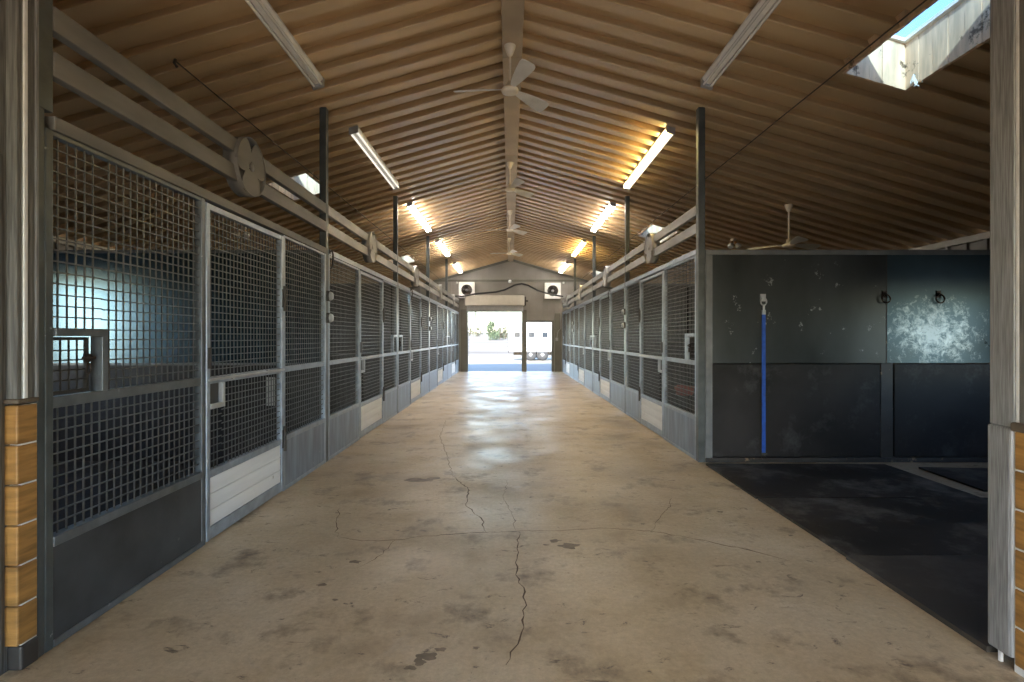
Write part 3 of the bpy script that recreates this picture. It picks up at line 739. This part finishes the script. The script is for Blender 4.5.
b.tube([(xb + .032 * math.sin(a), yw - .058, 1.755 + .04 * math.cos(a)) for a in [2 * PI * q / 16 for q in range(17)]], .008, 8, False)
b.tube([(xb, yw - .058, 1.72), (xb, yw - .058, 1.66)], .014, 8); b.box(xb - .02, xb + .02, yw - .066, yw - .05, 1.615, 1.665)
b.build('snap', M['light_metal'], t)
b = MB(); b.tube([(xb, yw - .058, .10), (xb + .01, yw - .06, .07), (xb - .02, yw - .075, .05), (xb - .035, yw - .075, .075)], .009, 8); b.box(xb - .02, xb + .02, yw - .064, yw - .051, .08, .11)
b.tube([(xb + .005, yw - .06, .09), (xb + .035, yw - .07, .1)], .006, 6)
b.build('end_hook', M['hinge'], t)

# rubber floor mats
def fmat(x0, x1, y0, y1, h, rot, label, m, jitter=0):
    b = MB(); n = 9; rnd = random.Random(int(x0 * 100 + y0 * 10))
    cx, cy = (x0 + x1) / 2, (y0 + y1) / 2
    def R(x, y):
        dx, dy = x - cx, y - cy; return cx + dx * math.cos(rot) - dy * math.sin(rot), cy + dx * math.sin(rot) + dy * math.cos(rot)
    vs = []; fs = []
    for i in range(n):
        for j in range(n):
            x, y = R(x0 + (x1 - x0) * i / (n - 1), y0 + (y1 - y0) * j / (n - 1)); vs.append((x, y, h + rnd.uniform(-.0015, .002)))
    for i in range(n - 1):
        for j in range(n - 1): fs.append((i * n + j, (i + 1) * n + j, (i + 1) * n + j + 1, i * n + j + 1))
    border = [i * n for i in range(n)] + [(n - 1) * n + j for j in range(1, n)] + [i * n + n - 1 for i in range(n - 2, -1, -1)] + [j for j in range(n - 2, 0, -1)]
    k_ = len(vs); m_ = len(border)
    for q in border: vs.append((vs[q][0], vs[q][1], .001))
    for q in range(m_): fs.append((border[q], k_ + q, k_ + (q + 1) % m_, border[(q + 1) % m_]))
    fs.append(tuple(k_ + q for q in reversed(range(m_))))
    b.add(vs, fs); tag(b.build('rubber_mat', m), label, 'rubber mat', 'rubber mats of the wash bay')
fmat(2.085, 3.98, 4.43, 5.60, .018, -.012, 'black rubber floor mat lying against the wash bay wall', M['mat'])
fmat(2.085, 4.42, 3.255, 4.415, .020, .004, 'middle black rubber floor mat of the wash bay', M['mat'])
fmat(2.07, 4.30, 2.28, 3.235, .026, .0, 'dusty black rubber floor mat nearest the camera, by the right jamb', M['mat2'])
fmat(4.22, 6.0, 4.58, 5.40, .018, -.07, 'black rubber floor mat at the far right, past a bare concrete strip', M['mat'])
fmat(4.47, 6.1, 2.5, 4.40, .018, .0, 'black rubber floor mat right of the middle mat, behind the jamb', M['mat2'])

# outlet boxes on posts
def outlet(sx, y, z, label):
    side, X = SIDES[sx]; v = lambda d: X + sx * d
    t = thing('outlet_box', (X, y, z - .05), label, 'outlet', 'round outlet boxes on the posts')
    MB().box(v(-.03), v(.0), y - .034, y + .034, z - .055, z + .055).build('back_box', M['hinge'], t)
    MB().lathe([(0, -sx * .035), (.04, -sx * .035), (.052, -sx * .0), (.052, 0)] if False else [(.045, 0), (.045, .016), (.038, .028), (0, .03)] if sx < 0 else [(0, -.03), (.038, -.028), (.045, -.016), (.045, 0)], (v(-.03), y, z), 18, 'x').build('cover', M['light_metal'], t)
for sx, kp, nm in ((-1, 1, 'first left'), (-1, 3, 'third left'), (1, 2, 'second right'), (1, 4, 'fourth right')):
    outlet(sx, POST[kp], 1.82, 'upper round outlet box on the %s tall post' % nm); outlet(sx, POST[kp], 1.58, 'lower round outlet box on the %s tall post' % nm)
def loop(sx, y, label, z=2.29):
    side, X = SIDES[sx]; v = lambda d: X + sx * d
    t = thing('halter_hook', (v(-.01), y, z - .2), label, 'hook', 'hooks hanging at the stall fronts')
    MB().box(v(-.012), v(-.0045), y - .02, y + .02, z - .02, z + .03).build('plate', M['hinge'], t)
    MB().tube([(v(-.014), y, z), (v(-.03), y, z + .02), (v(-.042), y, z - .02), (v(-.042), y, z - .10), (v(-.03), y, z - .17), (v(-.012), y, z - .19)], .009, 8).build('hook', M['hinge'], t)
loop(-1, 5.84, 'long dark hook at the header beside the first left post', 2.315)
loop(-1, 10.57, 'long dark hook at the header above the third left door', 2.315)
loop(1, 10.78, 'long dark hook at the header above the second right door', 2.315)

# pale patch and red tub glimpsed through the mesh
tag(MB().box(-2.66, -2.57, POST[1] - .0465, POST[1] - .0362, .62, .93).build('pale_plate', M['pale']), 'small pale upright plate on the partition behind the third left mesh panel', 'plate')
b = MB(); b.lathe([(.0, 0), (.14, 0), (.17, .15), (.155, .15), (.13, .02), (0, .02)], (3.05, 9.18, .36), 18); b.box(2.98, 3.12, 9.3, 9.362, .40, .52)
tag(b.build('feed_tub', M['red']), 'faded red tub behind the nearest right mesh panel', 'tub')

# ------------------------------------------------------------------ fluorescent strip lights
def strip(x, y0, label, tubes, group):
    L = 2.44; z = roof(x) - .002; sl = -PITCH if x > XC else PITCH
    t = thing('tube_light', (x, y0 + L / 2, z), label, 'strip light', group)
    def Pz(dx, dz): return (x + dx, z + sl * dx + dz)
    h = MB(); poly = [(-.052, -.002), (.052, -.002), (.052, -.024), (.02, -.055), (-.02, -.055), (-.052, -.024)]
    f = lambda y: (lambda u, w: (Pz(u, w)[0], y, Pz(u, w)[1]))
    h.prism(poly, f(y0 + .02), f(y0 + L - .02)); h.build('housing', M['housing'], t)
    for dx, m in zip((-.036, .036), tubes):
        p = Pz(dx, -.066); MB().tube([(p[0], y0 + .05, p[1]), (p[0], y0 + L - .05, p[1])], .0125, 10).build('tube', m, t)
    for ya in (y0, y0 + L - .05):
        e = MB(); e.prism([(-.055, 0), (.055, 0), (.055, -.08), (-.055, -.08)], f(ya), f(ya + .022 if ya == y0 else ya + .05)); e.build('end_cap', M['alu'], t)
ON, OFF, YEL, DIM = M['tube_on'], M['tube_off'], M['tube_yellow'], M['tube_dim']
LY = [2.80, 6.38, 9.95, 13.75, 17.95]
for sx, side in ((-1, 'left'), (1, 'right')):
    for i, y0 in enumerate(LY):
        x = XC + sx * 1.93
        st = {(-1, 0): (OFF, OFF), (1, 0): (OFF, OFF), (-1, 1): (DIM, DIM), (1, 1): (YEL, DIM)}.get((sx, i), (ON, ON))
        if (sx, i) == (1, 3): st = (YEL, YEL)
        lab = ('unlit fluorescent strip light on the %s roof slope, nearest the camera' % side) if i == 0 else ('fluorescent strip light on the %s roof slope, %s from the camera' % (side, ordn[i]))
        if (sx, i) == (1, 1): lab = 'yellowish lit fluorescent strip light, second from the camera on the right slope'
        strip(x, y0, lab, st, 'strip lights along the aisle')

# ------------------------------------------------------------------ ceiling fans
def make_fan(loc, zmount, label, angs, group, rod=.40):
    x, y, z = loc
    t = thing('ceiling_fan', loc, label, 'ceiling fan', group)
    MB().lathe([(.018, -.105), (.03, -.09), (.055, -.03), (.06, 0)], (x, y, zmount), 18).build('canopy', M['fan'], t)
    MB().tube([(x, y, z + .055), (x, y, zmount - .08)], .011, 8).build('downrod', M['fan'], t)
    MB().lathe([(0, -.035), (.05, -.034), (.085, -.02), (.09, .0), (.08, .02), (.035, .035), (.03, .085), (0, .085)], (x, y, z), 22).build('motor', M['fan'], t)
    for a in angs:
        bl = MB(); ca, sa = math.cos(a), math.sin(a); top_ = []
        prof = [(.085, .022), (.15, .036), (.26, .052), (.40, .066), (.52, .074), (.565, .068), (.585, .04)]
        out = [(r, w) for r, w in prof] + [(r, -w) for r, w in reversed(prof)]
        def F(dz):
            return lambda r, w: (x + r * ca - w * sa, y + r * sa + w * ca, z + .008 + dz - w * .36 - max(0, r - .3) * .03)
        bl.prism(out, F(0), F(.006)); o = bl.build('blade', M['blade'], t)
    return t
zb = APEX - .105
A0 = (math.radians(177), math.radians(48), math.radians(288))
f1 = make_fan((.0, 5.42, 3.915), zb, 'cream three-blade ceiling fan under the ridge, nearest the camera', A0, 'ceiling fans along the ridge')
dup(f1, (.0, 9.05, 3.915), 'second ceiling fan under the ridge from the camera'); dup(f1, (.0, 12.5, 3.915), 'third ceiling fan under the ridge from the camera'); dup(f1, (-.02, 16.0, 3.915), 'farthest ceiling fan under the ridge, near the gable wall')
xf, yf = 4.1, 7.72
make_fan((xf, yf, roof(xf) - .60), roof(xf) + .0, 'cream ceiling fan above the dark wash bay wall on the right', (math.radians(20), math.radians(-100), math.radians(140)), 'ceiling fans over the stalls')
def flood(x, y, label):
    z = roof(x); t = thing('flood_light', (x, y, z - .2), label, 'flood light', 'twin flood lights over the stalls')
    MB().lathe([(.03, -.05), (.055, -.03), (.06, 0)], (x, y, z), 14).build('base', M['fan'], t)
    for s_ in (-1, 1):
        MB().tube([(x + s_ * .02, y, z - .045), (x + s_ * .05, y - .02, z - .10)], [.014, .03], 10).build('socket', M['amber'], t)
        MB().tube([(x + s_ * .05, y - .02, z - .10), (x + s_ * .075, y - .045, z - .15), (x + s_ * .085, y - .055, z - .175)], [.03, .06, .05], 12).build('bulb', M['lamp_glass'], t)
flood(4.30, 10.1, 'twin bulb flood light on the roof above the wash bay wall'); flood(-4.45, 8.75, 'twin bulb flood light on the roof glimpsed through the nearest left door')

# cables along the roof
for sx, y0, lab in ((-1, 4.36, 'thin cable running along the left roof slope from a small hook'), (1, 2.5, 'thin cable running along the right roof slope beside the skylights')):
    x = XC + sx * 2.81; b = MB()
    b.tube([(x, y0 + (20.6 - y0) * i / 24, roof(x) - .012 - .004 * (i % 2)) for i in range(25)], .006, 6)
    if sx < 0: b.tube([(x, y0 + .01, roof(x) + .0), (x, y0 - .005, roof(x) - .035), (x, y0 + .03, roof(x) - .05)], .012, 8)
    tag(b.build('ceiling_cable', M['cable']), lab, 'cable')

# ------------------------------------------------------------------ outside
def gz(y): return -.03 if y < 38 else -.03 + (y - 38) * .0166
b = MB(); rows = [-40, YB - .13, YF + .2, 26, 34, 38, 48, 60, 80, 110, 160, 240]
cols = [-160, -60, -25, -10, -4, 0, 4, 10, 25, 60, 160]
vs = [(x, y, (gz(y) if y > 22 else -.13 if y < YF else -.03) if True else 0) for y in rows for x in cols]
n = len(cols)
for j in range(len(rows) - 1):
    for i in range(n - 1):
        b.cur = 2 if rows[j + 1] < YB else 0 if rows[j] < 38 else 1
        q = j * n + i
        b.add([vs[q], vs[q + 1], vs[q + n + 1], vs[q + n]], [(0, 1, 2, 3)])
struct('ground', b, [M['sand'], M['drygrass'], M['near_ground']], origin=(0, 0, 0))
struct('floor_shadow_strip', MB().box(-6, 6, YF + .155, 26.6, -.12, -.005), M['shadow_apron'])  # strip as deep as the barn's shadow, darkened to match it

# horse trailer
ty, tx0, tx1 = 31.0, -.09, 6.4
t = thing('horse_trailer', (2.4, ty + 1.1, 0), 'white horse trailer with small square windows parked outside the far doors', 'trailer')
prof = [(0, .48), (2.1, .48), (2.14, .52), (2.14, 2.10), (2.08, 2.24), (1.95, 2.29), (.19, 2.29), (.06, 2.24), (0, 2.10)]
MB().prism(prof, lambda u, z: (tx0, ty + u, z), lambda u, z: (tx1, ty + u, z)).build('body', M['white'], t, bevel=.03)
MB().prism([(0, 1.25), (2.1, 1.25), (2.1, 2.1), (1.95, 2.28), (.19, 2.28), (0, 2.1)], lambda u, z: (tx1, ty + u, z), lambda u, z: (tx1 + 2.1, ty + u, z - (.08 if z > 2 else 0))).build('gooseneck', M['white'], t, bevel=.03)
for px in (.43, 1.27, 2.06, 2.86, 3.66):
    MB().box(px - .17, px + .17, ty - .02, ty + .02, 1.35, 1.65).build('window', M['glass_dark'], t, bevel=.01)
MB().box(tx0, tx1, ty - .012, ty + .0, 1.90, 1.93).build('upper_molding', M['alu'], t)
MB().box(tx0, tx1, ty - .012, ty + .0, .50, .56).build('lower_molding', M['alu'], t)
MB().box(tx0 - .03, tx0 + .03, ty - .015, ty + .05, .45, 1.25).build('rear_post', M['hinge'], t)
MB().box(tx0 + .3, tx1 - .3, ty + .35, ty + 1.8, .30, .47).build('chassis', M['bark'], t)
for px in (1.22, 1.92):
    for yy in (ty + .02, ty + 1.9):
        w = MB().lathe([(.2, 0), (.33, .01), (.36, .05), (.36, .17), (.33, .2), (.2, .2)], (px, yy, .33), 24, 'y').build('wheel', M['tyre'], t)
        MB().lathe([(0, -.01), (.08, -.02), (.10, .01), (.2, .02), (.2, .15), (0, .15)], (px, yy, .33), 18, 'y').build('hub', M['hub'], w)
f = MB()
for px in (1.22, 1.92):
    pts = [(px + .42 * math.cos(a), ty - .05, .36 + .40 * math.sin(a)) for a in [PI * q / 12 for q in range(13)]]
    for a, c in zip(pts, pts[1:]): f.hexa([(a[0], ty - .12, a[2]), (c[0], ty - .12, c[2]), (c[0], ty + .02, c[2]), (a[0], ty + .02, a[2]), (a[0], ty - .12, a[2] + .03), (c[0], ty - .12, c[2] + .03), (c[0], ty + .02, c[2] + .03), (a[0], ty + .02, a[2] + .03)])
f.build('fender', M['alu'], t)
MB().box(tx0 + .62, tx0 + .70, ty - .05, ty - .0, 2.12, 2.24).build('side_lamp', M['alu'], t)
b = MB(); b.tube([(8.0, ty + 1.1, 1.28), (8.0, ty + 1.1, .02)], .05, 8); b.build('jack', M['alu'], t)

# trees
def tree(x, y, h, w, trunk_h, label, m, n, seed, group):
    rnd = random.Random(seed); z0 = gz(y)
    t = thing('desert_tree', (x, y, z0), label, 'tree', group)
    b = MB(); b.tube([(x, y, z0 - .05), (x + .05, y, z0 + trunk_h), (x + .1, y, z0 + h * .55)], [.14, .10, .05], 8)
    for q in range(7):
        a = rnd.uniform(0, 2 * PI); zz = z0 + trunk_h + rnd.uniform(0, h * .2)
        b.tube([(x + .05, y, zz), (x + math.cos(a) * w * .22, y + math.sin(a) * w * .22, zz + h * .2), (x + math.cos(a) * w * .36, y + math.sin(a) * w * .36, zz + h * .35)], [.06, .04, .015], 6)
    b.build('trunk', M['bark'], t)
    f = MB()
    blobs = [(x + rnd.uniform(-.36, .36) * w * (1.25 - q / 17), y + rnd.uniform(-.3, .3) * w, z0 + h * (.12 + .72 * q / 17), w * rnd.uniform(.15, .24)) for q in range(18)]
    for _ in range(n):
        bx, by, bz, br = rnd.choice(blobs)
        d = Vector((rnd.gauss(0, 1), rnd.gauss(0, 1), rnd.gauss(0, .8))).normalized() * br * rnd.uniform(.5, 1.1)
        p = Vector((bx, by, bz)) + d; p.z = max(p.z, z0 + .12)
        u = Vector((rnd.gauss(0, 1), rnd.gauss(0, 1), rnd.gauss(0, 1))).normalized(); v_ = u.cross(Vector((rnd.gauss(0, 1), rnd.gauss(0, 1), rnd.gauss(0, 1)))).normalized()
        s_ = rnd.uniform(.07, .16)
        f.add([p - u * s_, p + v_ * s_ * .5, p + u * s_, p - v_ * s_ * .5], [(0, 1, 2, 3)])
    f.build('foliage', m, t)
Y1 = 90
def at(px, Y): return (px - 510) * Y / 525
tree(at(490, Y1), Y1, 3.7, 3.3, .5, 'bushy green desert tree in the field beyond the open far door', M['leaf'], 2600, 3, None)
tree(at(500, 96), 96, 2.3, 1.9, .4, 'low dull bush just right of the green desert tree', M['leaf2'], 1100, 4, None)
tree(at(505.5, 100), 100, 2.6, 2.0, .4, 'low dull bush against the trailer, right of the desert tree', M['leaf2'], 1000, 5, None)
tree(at(477, 130), 130, 2.8, 3.4, .3, 'distant hazy bush left of the green desert tree', M['leaf2'], 1100, 6, None)
tree(at(470, 140), 140, 2.7, 3.2, .3, 'distant hazy bush at the left edge of the far door opening', M['leaf2'], 1100, 8, None)

# ------------------------------------------------------------------ light
w = bpy.data.worlds.new('sky'); S.world = w; w.use_nodes = True
nt = w.node_tree; bg = nt.nodes['Background']
sky = nt.nodes.new('ShaderNodeTexSky'); sky.sky_type = 'NISHITA'; sky.sun_disc = False
sky.sun_elevation = math.radians(33); sky.sun_rotation = math.radians(200); sky.air_density = 1.0; sky.dust_density = .5; sky.ozone_density = 2.0
nt.links.new(sky.outputs['Color'], bg.inputs['Color']); bg.inputs['Strength'].default_value = .22
sl = bpy.data.lights.new('sun', 'SUN'); sl.energy = 2.6; sl.angle = math.radians(.6); sl.color = (1, .94, .85)
so = bpy.data.objects.new('sun', sl); C.objects.link(so)
# sun low behind the camera and to the left
az, el = math.radians(20), math.radians(30)
d = Vector((math.sin(az) * math.cos(el), math.cos(az) * math.cos(el), -math.sin(el)))
so.rotation_euler = d.to_track_quat('-Z', 'Y').to_euler(); so.location = (0, -8, 12)

# ------------------------------------------------------------------ camera
cam = bpy.data.cameras.new('camera'); co = bpy.data.objects.new('camera', cam); C.objects.link(co)
co.location = (0, 0, 1.37); co.rotation_euler = (PI / 2, 0, 0)
cam.sensor_width = 36; cam.lens = 525 / 1024 * 36; cam.shift_x = 2 / 1024; cam.shift_y = -4 / 1024
cam.clip_start = .05; cam.clip_end = 600
S.camera = co
vs_ = S.view_settings; vs_.view_transform = 'Standard'; vs_.look = 'None'; vs_.gamma = 1; vs_.use_curve_mapping = False; vs_.exposure = 2.92
S.cycles.max_bounces = 10; S.cycles.diffuse_bounces = 6; S.cycles.transparent_max_bounces = 12
